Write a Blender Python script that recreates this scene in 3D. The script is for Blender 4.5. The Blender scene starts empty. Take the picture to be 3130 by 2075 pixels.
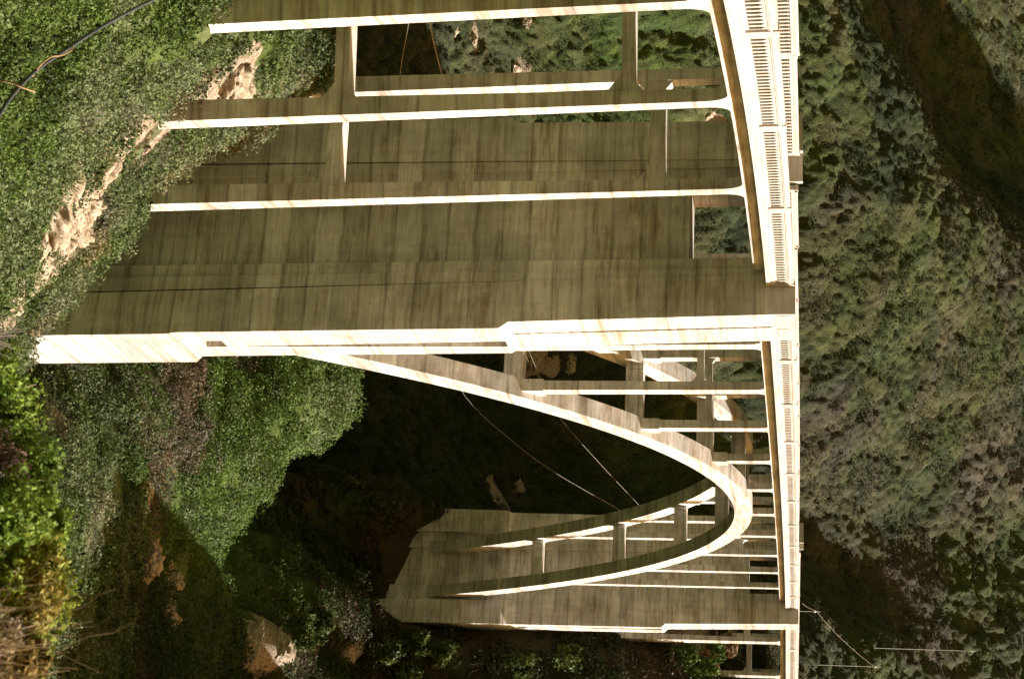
import bpy, math, random
import numpy as np
from mathutils import Matrix, Vector
random.seed(7); rng = np.random.default_rng(7)
scene = bpy.context.scene

# ------------------------------------------------------------------ camera
CAM = np.array([-87.4266, -29.4074, 2.0183])
FW = np.array([0.93107682, 0.31696597, -0.18063369])
RT = np.array([0.32171663, -0.94683074, -0.00315682])
UP = np.array([0.17203014, 0.05517362, 0.98354537])
cd = bpy.data.cameras.new('camera'); cam = bpy.data.objects.new('camera', cd)
scene.collection.objects.link(cam); scene.camera = cam
# the photograph is turned on its side: the picture's right is the sky
cam.matrix_world = Matrix(((UP[0], -RT[0], -FW[0], CAM[0]), (UP[1], -RT[1], -FW[1], CAM[1]),
                           (UP[2], -RT[2], -FW[2], CAM[2]), (0, 0, 0, 1)))
cd.sensor_width = 36.0; cd.sensor_fit = 'HORIZONTAL'; cd.lens = 54.66
cd.clip_start = 0.2; cd.clip_end = 4000
cd.dof.use_dof = True; cd.dof.focus_distance = 85; cd.dof.aperture_fstop = 4.0

# ------------------------------------------------------------------ sun, sky, exposure
SUN = np.array([0.50, -1.0, 0.66]); SUN = SUN / np.linalg.norm(SUN)
ELEV = math.asin(SUN[2]); AZ = math.atan2(SUN[0], SUN[1])
sd = bpy.data.lights.new('sun', 'SUN'); sd.energy = 5.0; sd.angle = math.radians(0.5); sd.color = (1.0, 0.95, 0.905)
so = bpy.data.objects.new('sun', sd); scene.collection.objects.link(so); so.location = (0, -120, 120)
so.rotation_euler = Vector(SUN).to_track_quat('Z', 'Y').to_euler()
w = bpy.data.worlds.new('World'); scene.world = w; w.use_nodes = True
nt = w.node_tree; nt.nodes.clear()
sky = nt.nodes.new('ShaderNodeTexSky'); sky.sky_type = 'NISHITA'; sky.sun_disc = False
sky.sun_elevation = ELEV; sky.sun_rotation = AZ; sky.air_density = 1.0; sky.dust_density = 3.0; sky.ozone_density = 0.6
tint = nt.nodes.new('ShaderNodeMix'); tint.data_type = 'RGBA'; tint.blend_type = 'MULTIPLY'
tint.inputs[0].default_value = 1.0; tint.inputs[7].default_value = (1.75, 1.02, 0.30, 1)
bg = nt.nodes.new('ShaderNodeBackground'); bg.inputs[1].default_value = 0.07
out = nt.nodes.new('ShaderNodeOutputWorld')
nt.links.new(sky.outputs[0], tint.inputs[6]); nt.links.new(tint.outputs[2], bg.inputs[0]); nt.links.new(bg.outputs[0], out.inputs[0])
scene.view_settings.view_transform = 'Standard'; scene.view_settings.look = 'None'
scene.view_settings.exposure = 1.0; scene.view_settings.gamma = 1.0
scene.render.engine = 'CYCLES'
scene.cycles.max_bounces = 6; scene.cycles.diffuse_bounces = 3

# ------------------------------------------------------------------ helpers
def tag(o, label=None, cat=None, group=None, kind=None):
    if label: o['label'] = label
    if cat: o['category'] = cat
    if group: o['group'] = group
    if kind: o['kind'] = kind
    return o
def empty(name, loc):
    o = bpy.data.objects.new(name, None); scene.collection.objects.link(o); o.location = loc
    o.empty_display_size = 0.5
    return o
def link(name, me, mat, parent=None):
    """mesh data in world coordinates; a child is shifted back by its parents' place"""
    o = bpy.data.objects.new(name, me); scene.collection.objects.link(o)
    if mat: me.materials.append(mat)
    if parent is not None:
        o.parent = parent
        off = Vector((0, 0, 0)); q = parent
        while q is not None: off += q.location; q = q.parent
        o.location = -off
    return o
def npmesh(name, V, F, col=None, smooth=False, extra=None):
    """V (n,3), F (m,k) arrays -> mesh; col (n,3) point colours"""
    me = bpy.data.meshes.new(name); V = np.asarray(V, np.float32); F = np.asarray(F, np.int32)
    m, k = F.shape
    me.vertices.add(len(V)); me.vertices.foreach_set('co', V.ravel())
    me.loops.add(m * k); me.loops.foreach_set('vertex_index', F.ravel())
    me.polygons.add(m); me.polygons.foreach_set('loop_start', np.arange(0, m * k, k, dtype=np.int32))
    me.polygons.foreach_set('loop_total', np.full(m, k, np.int32))
    me.update(calc_edges=True)
    if smooth: me.polygons.foreach_set('use_smooth', np.ones(m, bool))
    if col is not None:
        a = me.color_attributes.new('tone', 'FLOAT_COLOR', 'POINT')
        c4 = np.ones((len(V), 4), np.float32); c4[:, :col.shape[1]] = col; a.data.foreach_set('color', c4.ravel())
    return me
class MB:
    def __init__(s): s.v = []; s.f = []
    def hexa(s, P):
        """P: 8 points, bottom ring 0-3, top ring 4-7 (same winding)"""
        n = len(s.v); s.v += [tuple(p) for p in P]
        for q in ((3, 2, 1, 0), (4, 5, 6, 7), (0, 1, 5, 4), (1, 2, 6, 5), (2, 3, 7, 6), (3, 0, 4, 7)):
            s.f.append(tuple(n + i for i in q))
    def box(s, x0, x1, y0, y1, z0, z1):
        s.hexa([(x0, y0, z0), (x1, y0, z0), (x1, y1, z0), (x0, y1, z0), (x0, y0, z1), (x1, y0, z1), (x1, y1, z1), (x0, y1, z1)])
    def taper(s, r0, z0, r1, z1):
        """rectangles (x0,x1,y0,y1) at z0 and z1"""
        a, b = r0, r1
        s.hexa([(a[0], a[2], z0), (a[1], a[2], z0), (a[1], a[3], z0), (a[0], a[3], z0), (b[0], b[2], z1), (b[1], b[2], z1), (b[1], b[3], z1), (b[0], b[3], z1)])
    def prism(s, A, Bp):
        """two congruent polygons, lists of points"""
        n = len(s.v); k = len(A); s.v += [tuple(p) for p in A] + [tuple(p) for p in Bp]
        s.f.append(tuple(n + i for i in range(k))[::-1]); s.f.append(tuple(n + k + i for i in range(k)))
        for i in range(k):
            j = (i + 1) % k; s.f.append((n + i, n + j, n + k + j, n + k + i))
    def build(s, name, mat, parent=None, smooth=False):
        me = bpy.data.meshes.new(name); me.from_pydata(s.v, [], s.f); me.update()
        import bmesh
        bm = bmesh.new(); bm.from_mesh(me); bmesh.ops.recalc_face_normals(bm, faces=bm.faces); bm.to_mesh(me); bm.free()
        if smooth: me.polygons.foreach_set('use_smooth', np.ones(len(me.polygons), bool))
        return link(name, me, mat, parent)
def tube(name, pts, rad, mat, parent=None, n=6):
    P = np.asarray(pts, float); T = np.gradient(P, axis=0); T /= np.linalg.norm(T, axis=1)[:, None]
    a = np.cross(T, (0.13, 0.21, 0.97)); a /= np.linalg.norm(a, axis=1)[:, None]; b = np.cross(T, a)
    r = np.broadcast_to(np.asarray(rad, float), (len(P),))
    th = np.arange(n) * 2 * math.pi / n
    V = P[:, None] + r[:, None, None] * (np.cos(th)[None, :, None] * a[:, None] + np.sin(th)[None, :, None] * b[:, None])
    i = np.arange(len(P) - 1)[:, None]; j = np.arange(n)[None]
    F = np.stack([i * n + j, i * n + (j + 1) % n, (i + 1) * n + (j + 1) % n, (i + 1) * n + j], -1).reshape(-1, 4)
    return link(name, npmesh(name, V.reshape(-1, 3), F, smooth=True), mat, parent)

# value noise in numpy
def _hash(ix, iy, s):
    h = (ix.astype(np.int64) * 374761393 + iy.astype(np.int64) * 668265263 + s * 974634777) & 0x7fffffff
    h = ((h ^ (h >> 13)) * 1274126177) & 0x7fffffff
    return ((h ^ (h >> 16)) & 0xffff) / 65535.0
def vnoise(x, y, s=0):
    ix = np.floor(x); iy = np.floor(y); fx = x - ix; fy = y - iy
    fx = fx * fx * (3 - 2 * fx); fy = fy * fy * (3 - 2 * fy)
    a = _hash(ix, iy, s); b = _hash(ix + 1, iy, s); c = _hash(ix, iy + 1, s); d = _hash(ix + 1, iy + 1, s)
    return (a * (1 - fx) + b * fx) * (1 - fy) + (c * (1 - fx) + d * fx) * fy
def fbm(x, y, lam, octs=3, s=0):
    r = 0; a = 1; t = 0
    for k in range(octs):
        r = r + a * (vnoise(x / lam + 17.3 * k, y / lam - 9.1 * k, s + k) * 2 - 1); t += a; a *= .5; lam *= .5
    return r / t

# ------------------------------------------------------------------ materials
def newmat(name):
    m = bpy.data.materials.new(name); m.use_nodes = True; n = m.node_tree
    return m, n, n.nodes['Principled BSDF']
def node(n, t, **kw):
    x = n.nodes.new(t)
    for k, v in kw.items(): setattr(x, k, v)
    return x
def ramp(n, src, stops):
    r = n.nodes.new('ShaderNodeValToRGB'); n.links.new(src, r.inputs[0])
    e = r.color_ramp.elements
    while len(e) < len(stops): e.new(0.5)
    for i, (p, c) in enumerate(stops):
        e[i].position = p; e[i].color = (c, c, c, 1) if not hasattr(c, '__len__') else (*c, 1)
    return r
def mixc(n, fac, a, b, mode='MIX'):
    x = n.nodes.new('ShaderNodeMix'); x.data_type = 'RGBA'; x.blend_type = mode
    for i, v in ((0, fac), (6, a), (7, b)):
        if hasattr(v, 'is_linked'): n.links.new(v, x.inputs[i])
        elif i == 0: x.inputs[0].default_value = v
        else: x.inputs[i].default_value = (*v, 1) if hasattr(v, '__len__') else (v, v, v, 1)
    return x.outputs[2]
def noise(n, vec, scale, detail=4, rough=0.55, xyz=None):
    if xyz:
        mp = node(n, 'ShaderNodeMapping'); n.links.new(vec, mp.inputs[0]); mp.inputs['Scale'].default_value = xyz; vec = mp.outputs[0]
    x = node(n, 'ShaderNodeTexNoise'); n.links.new(vec, x.inputs['Vector']); x.inputs['Scale'].default_value = scale
    x.inputs['Detail'].default_value = detail; x.inputs['Roughness'].default_value = rough
    return x.outputs[0]
def concrete(name, base=(0.78, 0.745, 0.68), stain=0.85, lift=1.5):
    m, n, b = newmat(name)
    g = node(n, 'ShaderNodeNewGeometry'); pos = g.outputs['Position']
    sep = node(n, 'ShaderNodeSeparateXYZ'); n.links.new(pos, sep.inputs[0])
    # pour lifts: each lift its own tone, thin dark joint between
    wob = noise(n, pos, 0.35, 2)
    mul = node(n, 'ShaderNodeMath', operation='MULTIPLY_ADD'); n.links.new(wob, mul.inputs[0]); mul.inputs[1].default_value = 0.25; n.links.new(sep.outputs[2], mul.inputs[2])
    dv = node(n, 'ShaderNodeMath', operation='DIVIDE'); n.links.new(mul.outputs[0], dv.inputs[0]); dv.inputs[1].default_value = lift
    fl = node(n, 'ShaderNodeMath', operation='FLOOR'); n.links.new(dv.outputs[0], fl.inputs[0])
    fr = node(n, 'ShaderNodeMath', operation='FRACT'); n.links.new(dv.outputs[0], fr.inputs[0])
    wn = node(n, 'ShaderNodeTexWhiteNoise', noise_dimensions='1D'); n.links.new(fl.outputs[0], wn.inputs['W'])
    lift_t = ramp(n, wn.outputs[0], [(0, 0.78), (1, 1.06)]).outputs[0]
    bands = ramp(n, noise(n, pos, 1.0, 5, 0.65, (0.05, 0.07, 0.85)), [(0.32, (0.56, 0.48, 0.37)), (0.42, (0.90, 0.87, 0.82)), (0.60, (1.05, 1.05, 1.05))]).outputs[0]
    grime = ramp(n, noise(n, pos, 1.0, 5, 0.7, (0.22, 0.30, 2.4)), [(0.36, (0.62, 0.55, 0.46)), (0.5, (1.0, 1.0, 1.0))]).outputs[0]
    joint = ramp(n, fr.outputs[0], [(0, 0.50), (0.025, 0.88), (0.12, 1.0), (0.90, 1.0), (1, 0.66)]).outputs[0]
    boards = ramp(n, noise(n, pos, 1.0, 3, 0.6, (0.35, 0.35, 9.0)), [(0.3, 0.80), (0.7, 1.08)]).outputs[0]
    drips = ramp(n, noise(n, pos, 1.0, 4, 0.6, (2.2, 2.2, 0.16)), [(0.35, 0.90), (0.6, 1.03)]).outputs[0]
    blot = ramp(n, noise(n, pos, 0.33, 6, 0.62), [(0.34, 0.62), (0.60, 1.04)]).outputs[0]
    rust = ramp(n, noise(n, pos, 0.22, 4, 0.6, (1, 1, 0.6)), [(0.52, 0.0), (0.76, 0.4)]).outputs[0]
    fine = ramp(n, noise(n, pos, 14, 3, 0.7), [(0.3, 0.90), (0.7, 1.06)]).outputs[0]
    c = mixc(n, rust, base, (base[0] * 0.82, base[1] * 0.66, base[2] * 0.45))
    for t, f in ((lift_t, 1.0), (bands, stain), (grime, stain), (joint, 1.0), (boards, 1.0), (drips, stain), (blot, stain), (fine, 1.0)):
        c = mixc(n, f, c, t, 'MULTIPLY')
    n.links.new(c, b.inputs['Base Color']); b.inputs['Roughness'].default_value = 0.9; b.inputs['Specular IOR Level'].default_value = 0.15
    bp = node(n, 'ShaderNodeBump'); bp.inputs['Strength'].default_value = 0.25; bp.inputs['Distance'].default_value = 0.03
    n.links.new(boards, bp.inputs['Height']); n.links.new(bp.outputs[0], b.inputs['Normal'])
    return m
CONC = concrete('weathered_concrete')
CONC_RAIL = concrete('rail_concrete', (0.56, 0.52, 0.47), 0.30, 3.0)
def plain(name, col, rough=0.8, var=0.25, sc=3.0):
    m, n, b = newmat(name); g = node(n, 'ShaderNodeNewGeometry')
    t = ramp(n, noise(n, g.outputs['Position'], sc, 5, 0.6), [(0.3, 1 - var), (0.7, 1 + var * 0.6)]).outputs[0]
    n.links.new(mixc(n, 1.0, col, t, 'MULTIPLY'), b.inputs['Base Color']); b.inputs['Roughness'].default_value = rough
    b.inputs['Specular IOR Level'].default_value = 0.2
    return m
ASPHALT = plain('asphalt', (0.06, 0.058, 0.055)); CABLE = plain('cable_rubber', (0.07, 0.075, 0.08), 0.5)
WIRE = plain('pale_wire', (0.42, 0.36, 0.26), 0.5); WOODP = plain('pole_wood', (0.55, 0.53, 0.50)); TWIG = plain('dry_twig', (0.30, 0.23, 0.15))
STEEL = plain('galvanised_steel', (0.45, 0.45, 0.44), 0.4)
def leafmat(name, rough=0.6, trans=0.25):
    m, n, b = newmat(name)
    a = node(n, 'ShaderNodeAttribute', attribute_name='tone'); n.links.new(a.outputs['Color'], b.inputs['Base Color'])
    b.inputs['Roughness'].default_value = rough; b.inputs['Specular IOR Level'].default_value = 0.25
    if trans:
        tr = node(n, 'ShaderNodeBsdfTranslucent'); n.links.new(a.outputs['Color'], tr.inputs[0])
        mx = node(n, 'ShaderNodeMixShader'); mx.inputs[0].default_value = trans
        o = n.nodes['Material Output']; n.links.new(b.outputs[0], mx.inputs[1]); n.links.new(tr.outputs[0], mx.inputs[2]); n.links.new(mx.outputs[0], o.inputs[0])
    return m
LEAF = leafmat('foliage')
LEAF_DULL = leafmat('dull_foliage', 0.8, 0)
def _speckle(m):
    n = m.node_tree; b = n.nodes['Principled BSDF']; a = b.inputs['Base Color'].links[0].from_socket; pos = node(n, 'ShaderNodeNewGeometry').outputs['Position']
    f1 = noise(n, pos, 2.2, 6, 0.75); t = ramp(n, f1, [(0.34, 0.35), (0.5, 0.9), (0.66, 1.55)]).outputs[0]
    n.links.new(mixc(n, 1.0, a, t, 'MULTIPLY'), b.inputs['Base Color'])
    bp = node(n, 'ShaderNodeBump'); bp.inputs['Strength'].default_value = 1.0; bp.inputs['Distance'].default_value = 0.6
    n.links.new(f1, bp.inputs['Height']); n.links.new(bp.outputs[0], b.inputs['Normal'])
_speckle(LEAF_DULL)
LEAF_GLOSS = leafmat('glossy_foliage', 0.35, 0.2)
def groundmat():
    m, n, b = newmat('hillside_ground'); g = node(n, 'ShaderNodeNewGeometry'); pos = g.outputs['Position']
    a = node(n, 'ShaderNodeAttribute', attribute_name='tone'); sepa = node(n, 'ShaderNodeSeparateColor'); n.links.new(a.outputs['Color'], sepa.inputs[0])
    n1 = noise(n, pos, 0.5, 8, 0.65); n2 = noise(n, pos, 3.5, 6, 0.7)
    cov = node(n, 'ShaderNodeAttribute', attribute_name='cover')
    soil = mixc(n, n1, cov.outputs['Color'], (0.10, 0.075, 0.042)); soil = mixc(n, 0.30, cov.outputs['Color'], soil)
    rockc = mixc(n, ramp(n, n2, [(0.35, 0.0), (0.62, 1.0)]).outputs[0], (0.20, 0.15, 0.09), (0.50, 0.41, 0.31))
    vo = node(n, 'ShaderNodeTexVoronoi', feature='DISTANCE_TO_EDGE'); vo.inputs['Scale'].default_value = 2.3; n.links.new(pos, vo.inputs['Vector'])
    crack = ramp(n, vo.outputs[0], [(0.0, 0.6), (0.10, 1.0)]).outputs[0]
    rockc = mixc(n, 1.0, rockc, crack, 'MULTIPLY')
    mask = node(n, 'ShaderNodeMath', operation='MULTIPLY_ADD'); n.links.new(n2, mask.inputs[0]); mask.inputs[1].default_value = 0.9; n.links.new(sepa.outputs[0], mask.inputs[2])
    mk = ramp(n, mask.outputs[0], [(0.80, 0.0), (0.95, 1.0)]).outputs[0]
    n.links.new(mixc(n, mk, soil, rockc), b.inputs['Base Color']); b.inputs['Roughness'].default_value = 0.95; b.inputs['Specular IOR Level'].default_value = 0.1
    bp = node(n, 'ShaderNodeBump'); bp.inputs['Strength'].default_value = 0.8; bp.inputs['Distance'].default_value = 0.35
    n.links.new(n2, bp.inputs['Height']); n.links.new(bp.outputs[0], b.inputs['Normal'])
    return m
GROUND = groundmat()

# ------------------------------------------------------------------ bridge alignment: u along, v across (away from the viewer's side), w up
U0, U1 = -11.9, 95.1
BAY = 9.144
XC = 4.5 * BAY + 0.44
def zp(u): return 1.2343e-3 * (u - 40) - 6.44e-5 * (u - 40) ** 2 + 0.03
def B(u, v, w_):
    if u < U0:
        d = U0 - u; y = -(0.0334 * d + 0.003243 * d * d); s = 0.0334 + 0.006486 * d; x = u
    elif u > U1:
        d = u - U1; y = -(0.195 * d + 0.0013 * d * d); s = -(0.195 + 0.0026 * d); x = u
    else: x = u; y = 0.0; s = 0.0
    k = 1 / math.sqrt(1 + s * s)
    return (x - s * k * v, y + k * v, w_ + zp(u))
def bbox(mb, u0, u1, v0, v1, w0, w1, n=1):
    for i in range(n):
        a = u0 + (u1 - u0) * i / n; b_ = u0 + (u1 - u0) * (i + 1) / n
        mb.hexa([B(a, v0, w0), B(b_, v0, w0), B(b_, v1, w0), B(a, v1, w0), B(a, v0, w1), B(b_, v0, w1), B(b_, v1, w1), B(a, v1, w1)])
def bloft(mb, prof, us):
    """one continuous strip of constant cross-section prof [(v,w)] along us"""
    n0 = len(mb.v); k = len(prof)
    for u in us: mb.v += [B(u, v, w_) for v, w_ in prof]
    for i in range(len(us) - 1):
        for j in range(k):
            a = n0 + i * k + j; b_ = n0 + i * k + (j + 1) % k; mb.f.append((a, b_, b_ + k, a + k))
    mb.f.append(tuple(n0 + j for j in range(k))); mb.f.append(tuple(n0 + (len(us) - 1) * k + j for j in range(k))[::-1])
UN, UF = -62.0, 142.0
bridge = empty('arch_bridge', (-9.8, 3.05, -40.0))
tag(bridge, 'tall pale concrete arch bridge crossing the dark canyon on two slender ribs', 'bridge')
def urange(a, b_, step=3.0):
    n = max(1, int(round((b_ - a) / step))); return [a + (b_ - a) * i / n for i in range(n + 1)]
SEG_F = [(UN, U0), (-7.75, 91.0), (U1, UF)]       # the deck edge is broken by the tower bastions
RO = 6.65                                         # outer edge on the far side
# deck slab with its overhangs, roadway sheet
mb = MB()
us = urange(UN, UF)
bloft(mb, [(-0.60, 0.67), (6.35, 0.67), (6.35, 0.98), (-0.60, 0.98)], us)
mb.build('deck_slab', CONC, bridge)
mb = MB(); bloft(mb, [(-0.30, 0.985), (6.05, 0.985), (6.05, 1.03), (-0.30, 1.03)], us); mb.build('road_surface', ASPHALT, bridge)
for (a, b_) in SEG_F:
    for side in (0, 1):
        f = (lambda v: v) if side == 0 else (lambda v: 5.75 - v)
        mb = MB()
        P = [(-0.905, 0.666), (-0.60, 0.666), (-0.60, 1.09), (-0.86, 1.09), (-0.86, 0.88), (-0.905, 0.86)]
        bloft(mb, [(f(v), w_) for v, w_ in P], urange(a, b_))
        mb.build('deck_fascia', CONC_RAIL, bridge)
        mb = MB(); bloft(mb, [(f(0.0), 0.0), (f(0.45), 0.0), (f(0.45), 0.668), (f(0.0), 0.668)], urange(a, b_, 3.0))
        mb.build('edge_girder', CONC, bridge)

# balustrades: one panel per bay
def panel(a, b_, side, lift=0.0):
    f = (lambda v: v) if side == 0 else (lambda v: 5.75 - v)
    mb = MB(); L = b_ - a; po = 0.26
    def bb(u0, u1, v0, v1, w0, w1, n=1):
        v0, v1 = sorted((f(v0), f(v1))); bbox(mb, u0, u1, v0, v1, w0 + lift * (w0 > 1.0), w1 + lift, n)
    nseg = max(1, int(L / 3))
    o = -0.885
    bb(a, a + po, o, -0.60, 1.09, 1.83)                       # end post
    bb(b_ - po, b_ - 0.02, o, -0.60, 1.09, 1.83)
    bb(a + po, b_ - po, o + 0.075, -0.59, 1.09, 1.20, nseg)      # plinth
    bb(a + po, b_ - po, o + 0.075, -0.59, 1.70, 1.775, nseg)   # under rail
    bb(a, b_ - 0.02, o, -0.60, 1.83, 1.90, nseg)
    bb(a + po, b_ - po, o + 0.03, -0.62, 1.775, 1.83, nseg)
    bb(a + 0.08, b_ - 0.10, o + 0.045, -0.58, 1.90, 2.04, nseg)  # coping
    bb(a, a + 0.30, o - 0.012, -0.58, 1.88, 2.075); bb(b_ - 0.30, b_ - 0.02, o - 0.012, -0.58, 1.88, 2.075)
    n = max(4, int(round((L - 2 * po) / 0.385))); p = (L - 2 * po) / n
    for i in range(n + 1):
        c = a + po + i * p; hw = p * 0.18
        u0 = max(c - hw, a + po); u1 = min(c + hw, b_ - po)
        bb(u0, u1, o + 0.085, -0.60, 1.20, 1.70)
        v0, v1 = sorted((f(o + 0.085), f(-0.66)))
        for sg in (-1, 1):                                     # little gables that make the slots pointed
            e = c + sg * hw
            if e < a + po or e > b_ - po: continue
            t = e + sg * p * 0.31
            A = [B(e, v0, 1.56 + lift), B(t, v0, 1.70 + lift), B(e, v0, 1.70 + lift)]
            Bq = [B(e, v1, 1.56 + lift), B(t, v1, 1.70 + lift), B(e, v1, 1.70 + lift)]
            mb.prism(A, Bq)
    mb.build('balustrade_panel', CONC_RAIL, bridge)
near_posts = [-58.6, -46.4, -35.15, -23.65, U0]
arch_posts = [-7.75] + [0.64 + BAY * k for k in range(10)] + [91.0]
far_posts = [U1, 106.9, 118.3, 129.7, 141.1]
for ps in (near_posts, arch_posts, far_posts):
    for a, b_ in zip(ps[:-1], ps[1:]):
        panel(a, b_, 0); panel(a, b_, 1, 0.32 if b_ > 100 else 0.50 if b_ < -40 else 0.45 if b_ < -30 else 0.40 if b_ < -20 else 0.30 if b_ < -10 else 0.18 if b_ < 5 else 0.10)

# columns with rounded haunches under the girders
def column(u0, u1, v0, v1, w_top, w_base, uw, vw, fil, name, ped=0.0):
    """u0..u1 / v0..v1 at the top, widening by uw/vw on each side at the base"""
    mb = MB(); rings = []
    H = w_top - w_base
    ws = [w_base, w_base + H * 0.33, w_base + H * 0.66] if H > 6 else [w_base]
    ws = [x for x in ws if x < w_top - fil - 0.3] + [w_top - fil]
    prof = [(x, 0.0) for x in ws]
    for i in range(1, 8):
        t = i / 7 * math.pi / 2; prof.append((w_top - fil + fil * math.sin(t), fil * (1 - math.cos(t)) * 0.75))
    for w_, fl in prof:
        k = (w_top - w_) / max(H, .1); a = u0 - uw * k - fl; b_ = u1 + uw * k + fl; c = v0 - vw * k; d = v1 + vw * k
        rings.append([B(a, c, w_), B(b_, c, w_), B(b_, d, w_), B(a, d, w_)])
    n0 = len(mb.v)
    for r in rings: mb.v += r
    for i in range(len(rings) - 1):
        for j in range(4):
            a = n0 + 4 * i + j; b_ = n0 + 4 * i + (j + 1) % 4; mb.f.append((a, b_, b_ + 4, a + 4))
    mb.f.append((n0 + 3, n0 + 2, n0 + 1, n0)); m_ = n0 + 4 * (len(rings) - 1); mb.f.append((m_, m_ + 1, m_ + 2, m_ + 3))
    if ped: bbox(mb, u0 - uw - 0.09, u1 + uw + 0.09, v0 - vw - 0.09, v1 + vw + 0.07, w_base, w_base + ped)
    return mb.build(name, CONC, bridge)
def strut(u0, u1, v0, v1, w0, w1, name='cross_strut', haunch=0.5):
    mb = MB()
    A = [(v0, w0 - haunch * 0.8), (v0 + haunch, w0), (v1 - haunch, w0), (v1, w0 - haunch * 0.8), (v1, w1 + haunch * 0.5), (v1 - haunch * 0.6, w1), (v0 + haunch * 0.6, w1), (v0, w1 + haunch * 0.5)]
    n = len(mb.v)
    for u in (u0, u1): mb.v += [B(u, v, w_) for v, w_ in A]
    # concave outline: cap with quads
    for o in (n, n + 8):
        for q in ((0, 1, 6, 7), (1, 2, 5, 6), (2, 3, 4, 5)): mb.f.append(tuple(o + i for i in (q if o == n else q[::-1])))
    for i in range(8):
        j = (i + 1) % 8; mb.f.append((n + i, n + j, n + 8 + j, n + 8 + i))
    return mb.build(name, CONC, bridge)
def ext(x): d = x - XC; return -1.7418 - 0.012542 * d * d - 0.697e-6 * d ** 4
def intr(x): d = x - XC; return -3.2417 - 0.013076 * d * d - 0.992e-6 * d ** 4
for k in range(10):
    x0 = k * BAY; zt = ext(x0 + 0.44) - 0.55 - zp(x0)
    H = -zt
    for v0 in (0.0, 5.2):
        column(x0, x0 + 0.88, v0, v0 + 0.54, 0.0, zt, 0.004 * H, 0.004 * H, min(0.55, H * 0.3), 'spandrel_column', 1.45 if k in (1, 2, 3, 6, 7, 8) else 0)
    if k in (0, 1, 2, 7, 8, 9): strut(x0 + 0.2, x0 + 0.68, 0.54, 5.2, -4.35, -3.9)
    if k in (3, 6): pass
approach = [(-24.15, -31.5, -22.0), (-35.9, -24.0, -19.0), (-47.15, -17.5, -16.0), (-58.5, -12, -12), (106.6, -26, -26), (118.0, -16, -16), (129.4, -10, -10)]
for u, zb, zr in approach:
    for v0 in (0.0, 5.2):
        base = zb if v0 == 0 else zr
        column(u, u + 0.75, v0, v0 + 0.47, 0.0, base, 0.0065 * -base, 0.0085 * -base, 0.85, 'approach_column')
    if u < 0: strut(u + 0.05, u + 0.70, 0.44, 5.23, -4.15 if u > -30 else -3.95, -3.45, haunch=0.75)
    else: strut(u + 0.1, u + 0.65, 0.44, 5.23, -4.4, -3.7, haunch=0.75)
strut(-24.25, -23.35, 0.62, 5.05, -19.15, -18.45, haunch=0.55)
strut(-36.0, -35.1, 0.60, 5.07, -15.0, -14.45, haunch=0.55)

# arch ribs and the panelled beams between them
def rib(y0, y1):
    mb = MB(); xs = np.linspace(-7.76, 91.02, 65); n = len(xs)
    for x in xs:
        e = ext(x); i_ = intr(x); mb.v += [(x, y0, i_), (x, y1, i_), (x, y1, e), (x, y0, e)]
    for i in range(n - 1):
        for j in range(4):
            a = 4 * i + j; b_ = 4 * i + (j + 1) % 4; mb.f.append((a, b_, b_ + 4, a + 4))
    mb.f.append((0, 1, 2, 3)); mb.f.append(tuple(4 * (n - 1) + q for q in (3, 2, 1, 0)))
    return mb.build('arch_rib', CONC, bridge)
rib(-0.57, 0.716); rib(4.693, 5.98)
for k in (0, 1, 2, 3, 4, 5, 6, 7, 8, 9):
    x = k * BAY + 0.44; e = ext(x); i_ = intr(x)
    if k in (4, 5): t0, t1 = i_ + 0.18, e - 0.18
    else: t0, t1 = (e + i_) / 2 - 0.62, (e + i_) / 2 + 0.62
    mb = MB(); h = 0.62
    mb.box(x - h + 0.10, x + h - 0.10, 0.70, 4.71, t0 + 0.09, t1 - 0.09)
    for sx in (-1, 1):                                       # raised frame round a sunk panel
        xa, xb = sorted((x + sx * (h - 0.10), x + sx * h))
        mb.box(xa, xb, 0.70, 4.71, t0, t0 + 0.22); mb.box(xa, xb, 0.70, 4.71, t1 - 0.22, t1)
        mb.box(xa, xb, 0.70, 1.10, t0 + 0.22, t1 - 0.22); mb.box(xa, xb, 4.31, 4.71, t0 + 0.22, t1 - 0.22)
    for za, zb_ in ((t0, t0 + 0.09), (t1 - 0.09, t1)):
        mb.box(x - h + 0.10, x - 0.27, 0.70, 4.71, za, zb_); mb.box(x + 0.27, x + h - 0.10, 0.70, 4.71, za, zb_)
        mb.box(x - 0.27, x + 0.27, 0.70, 1.10, za, zb_); mb.box(x - 0.27, x + 0.27, 4.31, 4.71, za, zb_)
    mb.build('rib_crossbeam', CONC, bridge)

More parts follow.
